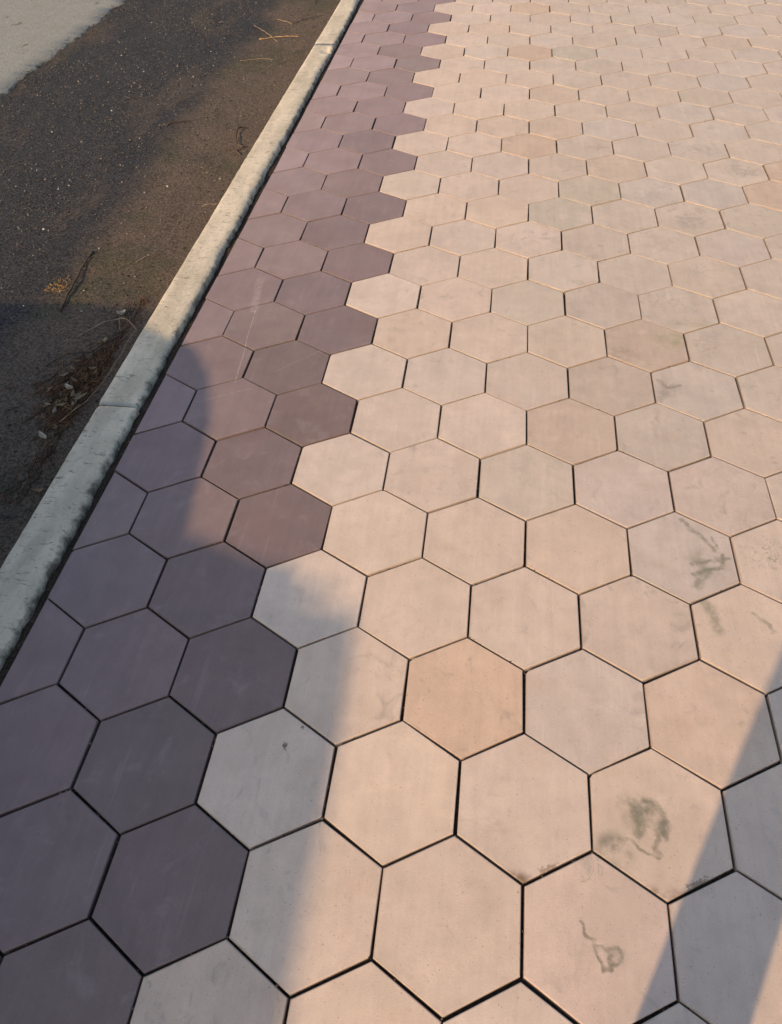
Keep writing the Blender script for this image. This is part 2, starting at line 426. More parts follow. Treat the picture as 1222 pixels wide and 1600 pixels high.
# gravelly shoulder, uneven sheet between kerb and carriageway
def shoulder():
    xs = [KX0 + 0.03 - (KX0 + 0.03 - LANE_X + 0.35) * k / 84 for k in range(85)]
    ys = [-6 + 18 * k / 520 for k in range(521)]
    v, f = [], []
    for y in ys:
        for x in xs:
            near = max(0.0, 1 - abs(x - KX0) / 0.22)
            z = ROAD_Z + 0.008 * fbm(x * 4, y * 4) + 0.004 * fbm(x * 21, y * 21, 3) + 0.014 * near * (0.6 + fbm(x * 6, y * 2.5, 8))
            edge = max(0.0, (LANE_X + 0.06 - x) / 0.3)
            v.append((x, y, z - 0.03 * min(1, edge)))
    n = len(xs)
    for r in range(len(ys) - 1):
        for c in range(n - 1):
            a = r * n + c
            f.append((a, a + n, a + n + 1, a + 1))
    return tag(mesh_obj('road_shoulder', v, f, M_ROAD, smooth=True), 'dark gravel and dirt shoulder between kerb and pale road', kind='structure')
SHOULDER = shoulder()

def lane():
    v, f = [], []
    N = 1400
    for k in range(N + 1):
        y = -14 + 40 * k / N
        x = LANE_X + 0.05 * fbm(y * 1.3, 2.0) + 0.035 * fbm(y * 7, 5.0) + 0.016 * fbm(y * 31, 9.0)
        v += [(x + 0.012, y, ROAD_Z - 0.012), (x, y, ROAD_Z + 0.004), (x - 0.12, y, ROAD_Z + 0.009), (-9.0, y, ROAD_Z + 0.03)]
    for k in range(N):
        a = 4 * k
        for c in range(3):
            f.append((a + c, a + 4 + c, a + 5 + c, a + 1 + c))
    return tag(mesh_obj('road', v, f, M_LANE, smooth=True), 'pale worn asphalt carriageway with ragged edge', kind='structure')
lane()

# ------------------------------------------------------------------ kerb of long concrete stones
kerb = tag(empty('kerb', (KX0, 0, ROAD_Z)), 'weathered concrete kerb edging the hexagonal pavement', kind='structure')
def kerb_stone(y0, y1, seed, chip=None):
    prof = [(KX0, ROAD_Z - 0.06), (KX0, ROAD_Z + 0.02), (KX0, 0.004), (KX0 + 0.0015, 0.009), (KX0 + 0.006, 0.0122)]
    prof += [(KX0 + 0.006 + (KX1 - KX0 - 0.014) * k / 7, 0.0128) for k in range(1, 7)]
    prof += [(KX1 - 0.008, 0.0115), (KX1 - 0.002, 0.006), (KX1, -0.006), (KX1, -0.06)]
    n = len(prof)
    N = max(4, int((y1 - y0) / 0.022))
    v, f = [], []
    for k in range(N + 1):
        y = y0 + (y1 - y0) * k / N
        endr = 0.006 * max(0, 1 - min(y - y0, y1 - y) / 0.012)
        for q, (x, z) in enumerate(prof):
            a = 0.0 if z < -0.05 else 1.0
            dx = a * (0.0022 * fbm(y * 1.5 + seed, 0.35) + 0.0012 * fbm(y * 22, q * 0.5, seed))
            dz = a * (0.0010 * fbm(y * 4, q * 0.2, seed + 2) + 0.0005 * fbm(y * 30, q * 0.9, seed + 3))
            if q >= n - 4 and z > -0.05:          # worn inner arris
                wv = max(0.0, fbm(y * 4.5, 3.3, seed) + 0.1) * 0.012 + max(0.0, fbm(y * 30, 1.3, seed)) * 0.0035
                dx -= wv; dz -= wv * 0.5
            if chip and z > -0.05:
                r = math.hypot((y - chip[1]) / 0.055, (x - chip[0]) / 0.05)
                if r < 1:
                    dz -= 0.022 * (1 - r)
            v.append((x + dx - KX0, y, z + dz - endr - ROAD_Z))
    for k in range(N):
        for q in range(n - 1):
            a = k * n + q
            f.append((a, a + 1, a + n + 1, a + n))
    f.append(tuple(range(n))); f.append(tuple(N * n + q for q in reversed(range(n))))
    return mesh_obj('kerb_stone', v, f, M_KERB, kerb, smooth=True)
JOINTS = [-9.1 * D - 3.3, -9.1 * D, 4.2 * D, 17.55 * D, 31 * D, 44 * D]
for k in range(len(JOINTS) - 1):
    kerb_stone(JOINTS[k] + 0.0015, JOINTS[k + 1] - 0.0015, 11.0 * k + 1.3,
               (KX1 - 0.02, 17.1 * D) if k == 2 else None)

# ------------------------------------------------------------------ paving
pavement = tag(mesh_obj('pavement', [(-3.6 * D, -4, -0.016), (9, -4, -0.016), (9, 14, -0.016), (-3.6 * D, 14, -0.016)], [(0, 1, 2, 3)], M_BED),
               'hexagonal concrete pavement of sand and purple pavers', kind='structure')
CUT = -3.485

def clip(poly, xc):
    out = []
    for k in range(len(poly)):
        a, b = poly[k], poly[(k + 1) % len(poly)]
        if a[0] >= xc:
            out.append(a)
        if (a[0] >= xc) != (b[0] >= xc):
            s = (xc - a[0]) / (b[0] - a[0])
            out.append((xc, a[1] + s * (b[1] - a[1])))
    return out

def hexagon(rng, gap=0.0025, jit=0.0010):
    R = (D / 2 - gap) / (S3 / 2)
    p = []
    for k in range(6):
        a = math.radians(30 + 60 * k)
        p.append((R * math.cos(a) + rng.uniform(-jit, jit), R * math.sin(a) + rng.uniform(-jit, jit)))
    if rng.random() < 0.35:                                    # a knocked corner
        k = rng.randrange(6)
        a, b, c = p[k - 1], p[k], p[(k + 1) % 6]
        u, w = rng.uniform(0.02, 0.05), rng.uniform(0.02, 0.05)
        p[k:k + 1] = [(b[0] + (a[0] - b[0]) * u, b[1] + (a[1] - b[1]) * u), (b[0] + (c[0] - b[0]) * w, b[1] + (c[1] - b[1]) * w)]
    return p

def prism(poly, rng):
    cx = sum(p[0] for p in poly) / len(poly); cy = sum(p[1] for p in poly) / len(poly)
    b = rng.uniform(0.8, 1.2)
    v = []
    for ins, z in ((0.0018 * b, 0.0), (0.0005 * b, -0.0006 * b), (0.0, -0.0019 * b), (0.0, -0.055)):
        for (x, y) in poly:
            r = math.hypot(x - cx, y - cy)
            s = (r - ins * 1.15) / r
            v.append((cx + (x - cx) * s, cy + (y - cy) * s, z))
    n = len(poly)
    f = [tuple(range(n))]
    for k in range(3):
        for q in range(n):
            a, c = k * n + q, k * n + (q + 1) % n
            f.append((a, a + n, c + n, c))
    return v, f

FULL = []
for k in range(10):
    rg = random.Random(100 + k)
    v, f = prism(hexagon(rg), rg)
    me = bpy.data.meshes.new('hexagonal_paver')
    me.from_pydata(v, [], f)
    me.materials.append(M_BEIGE)
    FULL.append(me)
FULL_DARK = []
for me in FULL:
    m2 = me.copy(); m2.materials.clear(); m2.materials.append(M_PURPLE); FULL_DARK.append(m2)

def project(x, y, z=0.0):
    q = CAM_R.transposed() @ (Vector((x, y, z)) - CAM_P)
    if q.z > -0.05:
        return None
    return 611 - 1169.9 * q.x / q.z, 800 + 1169.9 * q.y / q.z

def tint_for(i, j, rg):
    x = i + j / 2
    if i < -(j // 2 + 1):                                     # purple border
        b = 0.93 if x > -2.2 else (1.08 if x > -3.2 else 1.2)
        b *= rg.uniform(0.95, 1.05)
        b *= 1.0 + 0.48 * min(1.0, max(0.0, (j - 4) / 14.0))      # paler with distance: dust, plus glancing sheen and haze put into the tint
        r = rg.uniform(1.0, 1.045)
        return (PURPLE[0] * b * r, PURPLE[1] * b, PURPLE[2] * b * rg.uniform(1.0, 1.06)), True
    base = TINTS[SPECIAL[(i, j)]] if (i, j) in SPECIAL else BEIGE
    b = rg.uniform(0.965, 1.03)
    if (i, j) not in SPECIAL and rg.random() < 0.3:
        q = TINTS[rg.choice(['peach', 'grey', 'green', 'pink', 'brown'])]
        base = tuple(0.5 * (u + w) for u, w in zip(base, q))
    wv = rg.uniform(-0.02, 0.02)
    if SPECIAL.get((i, j)) != 'orange':
        base = tuple(0.75 * u + 0.25 * w for u, w in zip(base, BEIGE))
    k = min(1.0, max(0.0, (j - 0.5) / 5.0)) * min(1.0, max(0.35, (x + 1) / 3.0))      # more trodden, dirtier pavers
    return (base[0] * b * (1 + wv) * (1 - 0.18 * k), base[1] * b * (1 - 0.135 * k), base[2] * b * (1 - 1.5 * wv) * (1 - 0.11 * k)), False

joined = {False: ([], [], []), True: ([], [], [])}
stain_mats = {}
count = 0
for j in range(-12, 50):
    for i in range(-60, 60):
        x, y = i + j / 2, S3 / 2 * j
        if x < CUT - 0.35 or x > 24 or (y > 30 and x > 14) or (y < -3 and x > 12):
            continue
        rg = random.Random(i * 977 + j * 131 + 5)
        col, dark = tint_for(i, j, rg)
        pr = project(x * D, y * D)
        vis = pr and -45 < pr[0] < 1267 and -13 < pr[1] < 1700
        full = x - 0.5 >= CUT - 0.02
        loc = (x * D + rg.uniform(-0.0012, 0.0012), y * D + rg.uniform(-0.0012, 0.0012), rg.uniform(-0.0012, 0.0012))
        rot = (rg.gauss(0, 0.0028), rg.gauss(0, 0.0028), rg.gauss(0, 0.004))
        if vis:
            if full:
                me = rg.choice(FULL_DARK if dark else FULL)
                if (i, j) in STAINS:
                    me = me.copy(); me.materials.clear()
                    me.materials.append(paver_material('stained_sand_paver', stains=STAINS[(i, j)]))
            else:
                v, f = prism(clip(hexagon(rg), CUT * D - x * D), rg)
                me = bpy.data.meshes.new('cut_paver')
                me.from_pydata(v, [], f)
                me.materials.append(M_PURPLE if dark else M_BEIGE)
            o = bpy.data.objects.new('hexagonal_paver' if full else 'cut_paver', me)
            o.location, o.rotation_euler = loc, rot
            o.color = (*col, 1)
            link(o, pavement)
            count += 1
        else:
            poly = hexagon(rg)
            if not full:
                poly = clip(poly, CUT * D - x * D)
            if len(poly) < 3:
                continue
            v, f = prism(poly, rg)
            V, F, C = joined[dark]
            b0 = len(V)
            V += [(p[0] + loc[0], p[1] + loc[1], p[2] + loc[2] + p[0] * -rot[1] + p[1] * rot[0]) for p in v]
            F += [tuple(a + b0 for a in q) for q in f]
            C += [(*col, 1.0)] * len(v)
for dark, (V, F, C) in joined.items():
    o = mesh_obj('purple_pavers_beyond' if dark else 'sand_pavers_beyond', V, F, M_PURPLE_J if dark else M_BEIGE_J, pavement)
    at = o.data.color_attributes.new('paver_tint', 'FLOAT_COLOR', 'POINT')
    at.data.foreach_set('color', [c for q in C for c in q])
    o['kind'] = 'stuff'
print('pavers in view', count)

# crumbly soil packed between kerb and pavers
def joint_soil():
    v, f = [], []
    N, M = 900, 6
    for k in range(N + 1):
        y = -4 + 14 * k / N
        for q in range(M + 1):
            x = KX1 - 0.012 + (CUT * D + 0.001 - KX1 + 0.012) * q / M
            z = -0.014 + 0.007 * fbm(x * 60, y * 30) + 0.006 * fbm(x * 10, y * 6, 5)
            v.append((x, y, min(z, -0.004)))
    for k in range(N):
        for q in range(M):
            a = k * (M + 1) + q
            f.append((a, a + 1, a + M + 2, a + M + 1))
    return tag(mesh_obj('joint_soil', v, f, M_SOIL, smooth=True), 'dark crumbly soil packed between kerb and purple pavers', kind='structure')
joint_soil()
# ------------------------------------------------------------------ loose things on the shoulder
def tint_mat(name, rough=0.9):
    t = NT(name)
    at = t.n('ShaderNodeAttribute', attribute_name='tint')
    n = t.noise(t.pos(), 260, 2)
    c = t.mix(t.ramp(n, 0.3, 0.7, 0.0, 0.35), at.outputs['Color'], (0.04, 0.03, 0.02))
    return t.done(c, rough, 0.2)
M_TINT = tint_mat('loose_mineral_grains')
M_STRAW = plain('dry_straw', (0.30, 0.185, 0.085), 0.75, 0.3, var=0.35, scale=60)
M_STRAW_GREY = plain('weathered_straw', (0.20, 0.15, 0.10), 0.8, 0.3, var=0.35, scale=60)
M_TWIG = plain('dark_twig_bark', (0.07, 0.05, 0.036), 0.85, 0.2, var=0.4, scale=90)
M_PEB = plain('pale_pebble_stone', (0.40, 0.38, 0.34), 0.75, 0.3, var=0.2, scale=200)
M_LEAF = plain('dead_leaf', (0.20, 0.155, 0.10), 0.8, 0.2, var=0.35, scale=70)
M_LEAF_PALE = plain('bleached_leaf', (0.34, 0.31, 0.24), 0.8, 0.2, var=0.25, scale=70)

def ground_z(x, y):
    near = max(0.0, 1 - abs(x - KX0) / 0.22)
    return ROAD_Z + 0.008 * fbm(x * 4, y * 4) + 0.004 * fbm(x * 21, y * 21, 3) + 0.014 * near * (0.6 + fbm(x * 6, y * 2.5, 8))

def with_tint(o, cols):
    at = o.data.color_attributes.new('tint', 'FLOAT_COLOR', 'POINT')
    at.data.foreach_set('color', [c for q in cols for c in (*q, 1.0)])

OCT = [(1, 0, 0), (0, 1, 0), (-1, 0, 0), (0, -1, 0), (0, 0, 1), (0, 0, -1)]
OCF = [(0, 1, 4), (1, 2, 4), (2, 3, 4), (3, 0, 4), (1, 0, 5), (2, 1, 5), (3, 2, 5), (0, 3, 5)]
def grit():
    rg = random.Random(3)
    V, F, C = [], [], []
    for k in range(30000):
        x = rg.uniform(LANE_X - 0.03, KX0 - 0.01)
        y = rg.uniform(0.2, 6.2)
        d = fbm(x * 3, y * 1.4, 20)
        soil = 1 if x > -1.65 + 0.5 * fbm(x * 1.6, y * 1.6) else 0
        if rg.random() > (0.30 if soil else 0.62) + 0.5 * d:
            continue
        r = rg.choice((0.0016, 0.002, 0.0024, 0.003, 0.0044)) * rg.uniform(0.8, 1.4)
        g = rg.random()
        if g < 0.55:
            c = (0.03, 0.03, 0.032)
        elif g < 0.88:
            c = (0.12, 0.105, 0.085)
        else:
            q = rg.uniform(0.14, 0.28); c = (q, q * 0.92, q * 0.8)
        b = len(V)
        a = rg.uniform(0, 6.28)
        z = ground_z(x, y) + r * 0.25
        for p in OCT:
            px, py = p[0] * math.cos(a) - p[1] * math.sin(a), p[0] * math.sin(a) + p[1] * math.cos(a)
            s = rg.uniform(0.75, 1.25)
            V.append((x + px * r * s, y + py * r * s, z + p[2] * r * 0.8 * s)); C.append(c)
        F += [tuple(b + q for q in f) for f in OCF]
    o = mesh_obj('gravel', V, F, M_TINT)
    with_tint(o, C)
    tag(o, 'loose dark grit scattered over the road shoulder', kind='stuff')
grit()

def fibre(V, F, C, p, a, L, w, col, rg, lift=0.0):
    """a bent three-sided straw"""
    b = len(V)
    bend = rg.uniform(-0.35, 0.35)
    N = 3
    for k in range(N + 1):
        s = k / N - 0.5
        aa = a + bend * s
        x = p[0] + math.cos(aa) * L * s; y = p[1] + math.sin(aa) * L * s
        z = ground_z(x, y) + w + lift * (0.4 + s) + 0.003 * math.sin(k * 2.1 + a)
        n = (-math.sin(aa), math.cos(aa))
        ww = w * (1 - 0.5 * abs(s))
        V += [(x + n[0] * ww, y + n[1] * ww, z), (x - n[0] * ww, y - n[1] * ww, z), (x, y, z + ww * 1.4)]
        C += [col] * 3
    for k in range(N):
        o = b + 3 * k
        for q in range(3):
            F.append((o + q, o + (q + 1) % 3, o + 3 + (q + 1) % 3, o + 3 + q))

def fuzz():
    rg = random.Random(5)
    V, F, C = [], [], []
    for k in range(4200):
        edge = rg.random() < 0.3
        x = LANE_X + rg.gauss(0.05, 0.06) if edge else rg.uniform(LANE_X, KX0 - 0.02)
        y = rg.uniform(0.3, 6.2)
        if not edge and fbm(x * 2.2 + 4, y * 1.5, 31) < 0.02 and rg.random() < 0.7:
            continue
        c = rg.choice(((0.075, 0.078, 0.055), (0.09, 0.085, 0.068), (0.045, 0.042, 0.036), (0.12, 0.11, 0.09), (0.02, 0.02, 0.02)))
        fibre(V, F, C, (x, y), rg.uniform(0, 6.28), rg.uniform(0.012, 0.035), rg.uniform(0.0006, 0.0013), c, rg, rg.uniform(0, 0.012))
    o = mesh_obj('dry_grass', V, F, M_TINT)
    with_tint(o, C)
    tag(o, 'short dry grass fibres littering the dark shoulder', kind='stuff')
fuzz()

# brown leaf litter heaped against the kerb, in the shadow
def litter():
    rg = random.Random(9)
    V, F, C = [], [], []
    for k in range(1150):
        u = rg.gauss(0, 0.42) if k < 900 else rg.uniform(-2.2, 2.2)
        y = (5.0 + 0.75 * u * 1.3) * D
        wid = (0.62 + 0.35 * math.exp(-u * u * 3)) if k < 900 else 0.4
        x = min(KX0 - 0.004, (-4.62 - abs(rg.gauss(0, 0.34)) * wid - 0.12 * u * 0) * D)
        c = rg.choice(((0.13, 0.06, 0.028), (0.09, 0.042, 0.022), (0.15, 0.09, 0.045), (0.045, 0.027, 0.017), (0.025, 0.017, 0.012), (0.03, 0.02, 0.014), (0.20, 0.13, 0.07)))
        fibre(V, F, C, (x, y), rg.gauss(1.1, 0.7) if k < 900 else rg.gauss(1.5, 0.5), rg.uniform(0.02, 0.075), rg.uniform(0.0007, 0.0016), c, rg, rg.uniform(0, 0.010))
    for k in range(45):                    # curled leaf scraps
        u = rg.gauss(0, 0.45)
        x, y = min(KX0 - 0.015, (-4.65 - abs(rg.gauss(0, 0.32))) * D), (4.85 + 0.95 * u) * D
        a, L, w = rg.uniform(0, 6.28), rg.uniform(0.008, 0.022), rg.uniform(0.004, 0.009)
        z = ground_z(x, y) + rg.uniform(0.002, 0.012)
        ca, sa = math.cos(a), math.sin(a)
        b = len(V)
        c = rg.choice(((0.12, 0.075, 0.04), (0.17, 0.13, 0.08), (0.07, 0.045, 0.028), (0.20, 0.17, 0.12)))
        for (s, n, h) in ((-1, 0, 0.004), (0, -1, 0), (0, 0, 0.003), (0, 1, 0.001), (1, 0, 0.006)):
            V.append((x + ca * s * L - sa * n * w, y + sa * s * L + ca * n * w, z + h)); C.append(c)
        F += [(b, b + 1, b + 2), (b, b + 2, b + 3), (b + 1, b + 4, b + 2), (b + 2, b + 4, b + 3)]
    o = mesh_obj('leaf_litter', V, F, M_TINT)
    with_tint(o, C)
    tag(o, 'brown straw and leaf litter heaped against the shaded kerb', kind='stuff')
litter()

def tube(name, paths, mat, seg=6):
    """paths: list of (points, r0, r1); points are x, y in paver pitches and a height in metres above the dirt"""
    V, F = [], []
    for pts, r0, r1 in paths:
        P = []
        for q in range(len(pts) - 1):          # smooth subdivision
            p0, p1, p2, p3 = pts[max(q - 1, 0)], pts[q], pts[q + 1], pts[min(q + 2, len(pts) - 1)]
            for s in range(5):
                u = s / 5
                P.append([0.5 * ((2 * p1[c]) + (p2[c] - p0[c]) * u + (2 * p0[c] - 5 * p1[c] + 4 * p2[c] - p3[c]) * u * u + (3 * p1[c] - p0[c] - 3 * p2[c] + p3[c]) * u ** 3) for c in range(3)])
        P.append(list(pts[-1]))
        W = [Vector((a * D, b * D, ground_z(a * D, b * D) + h)) for a, b, h in P]
        n = len(W)
        base = len(V)
        for k in range(n):
            tg = (W[min(k + 1, n - 1)] - W[max(k - 1, 0)]).normalized()
            sd = tg.cross(Vector((0, 0, 1))).normalized()
            up = sd.cross(tg)
            r = r0 + (r1 - r0) * k / (n - 1)
            r *= 1 + 0.18 * math.sin(k * 1.9)
            for q in range(seg):
                a = 2 * math.pi * q / seg
                V.append(tuple(W[k] + sd * (r * math.cos(a)) + up * (r * math.sin(a))))
        for k in range(n - 1):
            for q in range(seg):
                a, b = base + k * seg + q, base + k * seg + (q + 1) % seg
                F.append((a, b, b + seg, a + seg))
        F.append(tuple(base + q for q in reversed(range(seg))))
        F.append(tuple(base + (n - 1) * seg + q for q in range(seg)))
    return mesh_obj(name, V, F, mat, smooth=True)

def twig(name, label, mat, *paths):
    o = tube(name, [paths[0]], mat)
    for p in paths[1:]:
        tube('side_branch', [p], mat).parent = o
    return tag(o, label, 'twig' if name == 'twig' else 'straw')

twig('twig', 'long thin dark stick lying across the edge of the shadow on the dirt', M_TWIG,
     ([(-6.04, 8.45, 0.004), (-5.99, 7.9, 0.010), (-5.93, 7.45, 0.012), (-5.84, 6.7, 0.004)], 0.0035, 0.0048))
twig('twig', 'curved brown twig with a forked end beside the sunlit kerb', M_TWIG,
     ([(-4.78, 13.55, 0.006), (-4.89, 13.42, 0.016), (-4.86, 13.05, 0.02), (-4.74, 12.72, 0.016), (-4.60, 12.62, 0.01), (-4.70, 12.50, 0.008), (-4.56, 12.28, 0.004)], 0.0044, 0.0034),
     ([(-4.70, 12.50, 0.008), (-4.86, 12.58, 0.006), (-4.98, 12.55, 0.004)], 0.002, 0.0012))
twig('twig', 'short dark twig on the mossy dirt, well away from the kerb', M_TWIG,
     ([(-6.52, 13.60, 0.003), (-6.42, 13.74, 0.012), (-6.26, 13.84, 0.010), (-6.1, 13.9, 0.003)], 0.0046, 0.002))
twig('twig', 'dark upright twig stub near the far end of the kerb', M_TWIG,
     ([(-5.14, 22.75, 0.003), (-5.17, 23.05, 0.02), (-5.15, 23.4, 0.03)], 0.006, 0.003))
twig('twig', 'thin grey twig lying flat between crossed straws and far kerb', M_TWIG,
     ([(-5.35, 20.8, 0.003), (-5.05, 21.2, 0.006), (-4.7, 21.55, 0.003)], 0.0022, 0.0016))
twig('twig', 'dark arched twig on the outer side of the leaf litter', M_TWIG,
     ([(-5.46, 5.38, 0.004), (-5.32, 5.58, 0.012), (-5.1, 5.72, 0.010), (-4.92, 5.76, 0.004)], 0.0030, 0.0018))
twig('straw', 'long bent straw curving along the shaded kerb over the litter', M_STRAW_GREY,
     ([(-4.50, 6.25, 0.012), (-4.47, 5.85, 0.018), (-4.46, 5.4, 0.022), (-4.47, 4.95, 0.022), (-4.56, 4.55, 0.018), (-4.74, 4.25, 0.006)], 0.0022, 0.0018))
twig('straw', 'pale arched straw in the shadow above the leaf litter', M_STRAW_GREY,
     ([(-5.3, 6.12, 0.003), (-5.05, 6.42, 0.012), (-4.85, 6.56, 0.014), (-4.68, 6.50, 0.014), (-4.48, 6.28, 0.010)], 0.0018, 0.0022),
     ([(-4.85, 6.56, 0.014), (-4.78, 6.36, 0.008), (-4.70, 6.26, 0.003)], 0.0016, 0.001))
twig('straw', 'pale straw slanting across the pair of crossed straws', M_STRAW_GREY,
     ([(-6.42, 20.62, 0.004), (-6.0, 20.0, 0.012), (-5.72, 19.6, 0.016), (-5.4, 19.15, 0.004)], 0.0022, 0.0026))
twig('straw', 'orange straw lying level under the slanting pale straw', M_STRAW,
     ([(-5.98, 19.45, 0.004), (-5.6, 19.55, 0.008), (-5.3, 19.62, 0.008), (-4.96, 19.68, 0.004)], 0.0028, 0.0026))
twig('straw', 'short pale straw just beyond the crossed straws', M_STRAW_GREY,
     ([(-5.9, 21.15, 0.004), (-5.6, 20.95, 0.008), (-5.38, 20.72, 0.004)], 0.0022, 0.0032))
twig('straw', 'faint thin straw lying level on brown dirt below crossed straws', M_STRAW_GREY,
     ([(-6.05, 17.75, 0.003), (-5.6, 17.85, 0.004), (-5.2, 17.85, 0.003)], 0.0016, 0.0016))
twig('straw', 'pale straw on sunlit brown dirt right of the long stick', M_STRAW_GREY,
     ([(-5.2, 8.15, 0.003), (-5.08, 8.32, 0.005), (-4.95, 8.45, 0.003)], 0.0016, 0.0014))
twig('straw', 'tiny pale straw tucked by the sunlit kerb face', M_STRAW_GREY,
     ([(-4.72, 10.15, 0.003), (-4.58, 10.2, 0.005), (-4.44, 10.18, 0.003)], 0.0014, 0.0014))
twig('straw', 'short straw pointing at the kerb beside its chipped arris', M_STRAW_GREY,
     ([(-4.98, 17.6, 0.003), (-4.85, 17.85, 0.006), (-4.7, 18.1, 0.004)], 0.0018, 0.0014))

# amber tuft beside the long stick
def tuft():
    rg = random.Random(21)
    V, F, C = [], [], []
    for k in range(46):
        fibre(V, F, C, ((-6.15 + rg.gauss(0, 0.10)) * D, (7.4 + rg.gauss(0, 0.13)) * D), rg.uniform(0, 6.28), rg.uniform(0.012, 0.03), 0.0011,
              rg.choice(((0.30, 0.17, 0.05), (0.20, 0.11, 0.04), (0.36, 0.24, 0.09))), rg, rg.uniform(0, 0.012))
    o = mesh_obj('dry_tuft', V, F, M_TINT)
    with_tint(o, C)
    tag(o, 'small amber tuft of dry grass beside the long dark stick', 'grass tuft')
tuft()

def leaf(name, label, x, y, L, w, a, mat, curl=0.012):
    V, F = [], []
    N = 6
    for k in range(N + 1):
        s = k / N
        ww = w * math.sin(math.pi * min(0.97, s * 0.94 + 0.03)) ** 0.8
        for q in (-1, -0.5, 0, 0.5, 1):
            z = 0.003 + curl * (s - 0.5) ** 2 * 3 + 0.5 * curl * q * q + (0.0 if q else -0.001)
            V.append(((s - 0.5) * L, q * ww, z))
    for k in range(N):
        for q in range(4):
            b = k * 5 + q
            F.append((b, b + 5, b + 6, b + 1))
    o = mesh_obj(name, V, F, mat, smooth=True)
    sm = o.modifiers.new('thickness', 'SOLIDIFY'); sm.thickness = 0.0006
    o.location = (x * D, y * D, ground_z(x * D, y * D)); o.rotation_euler = (0, 0, a)
    return tag(o, label, 'leaf')
leaf('dead_leaf', 'bleached dead leaf at the lower end of the leaf litter', -4.85, 4.0, 0.042, 0.008, -0.6, M_LEAF_PALE)
leaf('dead_leaf', 'pale round leaf scrap in shadow just above the arched straw', -4.88, 6.72, 0.032, 0.014, 0.4, M_LEAF_PALE)
leaf('dead_leaf', 'pale narrow leaf in the middle of the brown litter', -4.92, 4.95, 0.035, 0.009, -0.4, M_LEAF_PALE)
leaf('dead_leaf', 'small brown leaf between arched straw and leaf litter', -4.86, 5.98, 0.034, 0.011, 0.9, M_LEAF)
leaf('dead_leaf', 'greyish leaf scrap lying alone in the shaded dirt nearest the viewer', -4.51, 3.12, 0.035, 0.006, 0.1, M_LEAF)

# pale pebbles
peb_mesh = []
for k in range(4):
    rg = random.Random(50 + k)
    bm = bmesh.new()
    bmesh.ops.create_icosphere(bm, subdivisions=1, radius=1.0)
    for v in bm.verts:
        v.co *= rg.uniform(0.75, 1.1)
        v.co.z *= 0.7
    me = bpy.data.meshes.new('pale_pebble'); bm.to_mesh(me); bm.free()
    me.materials.append(M_PEB); peb_mesh.append(me)
PEB = [(-6.45, 6.78), (-6.9, 13.0), (-6.78, 12.63), (-6.86, 16.55), (-8.22, 16.9), (-7.13, 16.38), (-7.0, 18.46), (-10.16, 19.12), (-8.1, 15.6), (-7.15, 14.85),
       (-8.17, 15.92), (-6.62, 17.4), (-7.5, 17.3), (-9.2, 18.0), (-9.6, 16.2), (-8.9, 13.2), (-8.4, 11.4), (-7.6, 10.6), (-9.4, 20.8), (-8.6, 19.7), (-7.9, 20.6), (-5.98, 8.55), (-5.72, 7.3), (-7.2, 9.1), (-5.6, 10.9), (-8.05, 14.4)]
for k, (x, y) in enumerate(PEB):
    rg = random.Random(80 + k)
    o = link(bpy.data.objects.new('pale_pebble', peb_mesh[k % 4]))
    r = rg.uniform(0.003, 0.0055)
    o.scale = (r, r * rg.uniform(0.8, 1.3), r)
    o.rotation_euler = (0, 0, rg.uniform(0, 6))
    o.location = (x * D, y * D, ground_z(x * D, y * D) + r * 0.4)
    tag(o, 'tiny pale pebble lying loose on the dark dirt shoulder', 'pebble', 'pale pebbles scattered on the shoulder')

# crumbs of soil and sand caught in the joints and strewn on the pavers
def joint_grit():
    rg = random.Random(77)
    V, F, C = [], [], []
    for k in range(14000):
        j = rg.randrange(-3, 27); i = rg.randrange(-16, 12)
        x, y = i + j / 2, S3 / 2 * j
        if x < CUT + 0.4 or x > 9:
            continue
        e = rg.randrange(6)
        a0, a1 = math.radians(30 + 60 * e), math.radians(90 + 60 * e)
        u = rg.random() ** (2 if rg.random() < 0.5 else 1)
        px = x * D + (D / S3) * (math.cos(a0) + (math.cos(a1) - math.cos(a0)) * u)
        py = y * D + (D / S3) * (math.sin(a0) + (math.sin(a1) - math.sin(a0)) * u)
        if fbm(px * 3.0, py * 3.0, 40) < 0.06 and rg.random() < 0.85:
            continue
        top = rg.random() < 0.12
        sp = 0.006 if top else 0.0012
        px += rg.gauss(0, sp); py += rg.gauss(0, sp)
        r = rg.uniform(0.0006, 0.0012) if top else rg.uniform(0.0012, 0.0024)
        z = 0.0012 if top else -rg.uniform(0.0008, 0.005)
        c = rg.choice(((0.16, 0.11, 0.075), (0.10, 0.075, 0.055), (0.24, 0.18, 0.13), (0.05, 0.04, 0.032)))
        b = len(V)
        for p in OCT:
            s = rg.uniform(0.7, 1.3)
            V.append((px + p[0] * r * s, py + p[1] * r * s, z + p[2] * r * 0.8 * s)); C.append(c)
        F += [tuple(b + q for q in f) for f in OCF]
    o = mesh_obj('grit', V, F, M_TINT)
    with_tint(o, C)
    tag(o, 'brown sand crumbs caught in the paver joints', kind='stuff')
joint_grit()

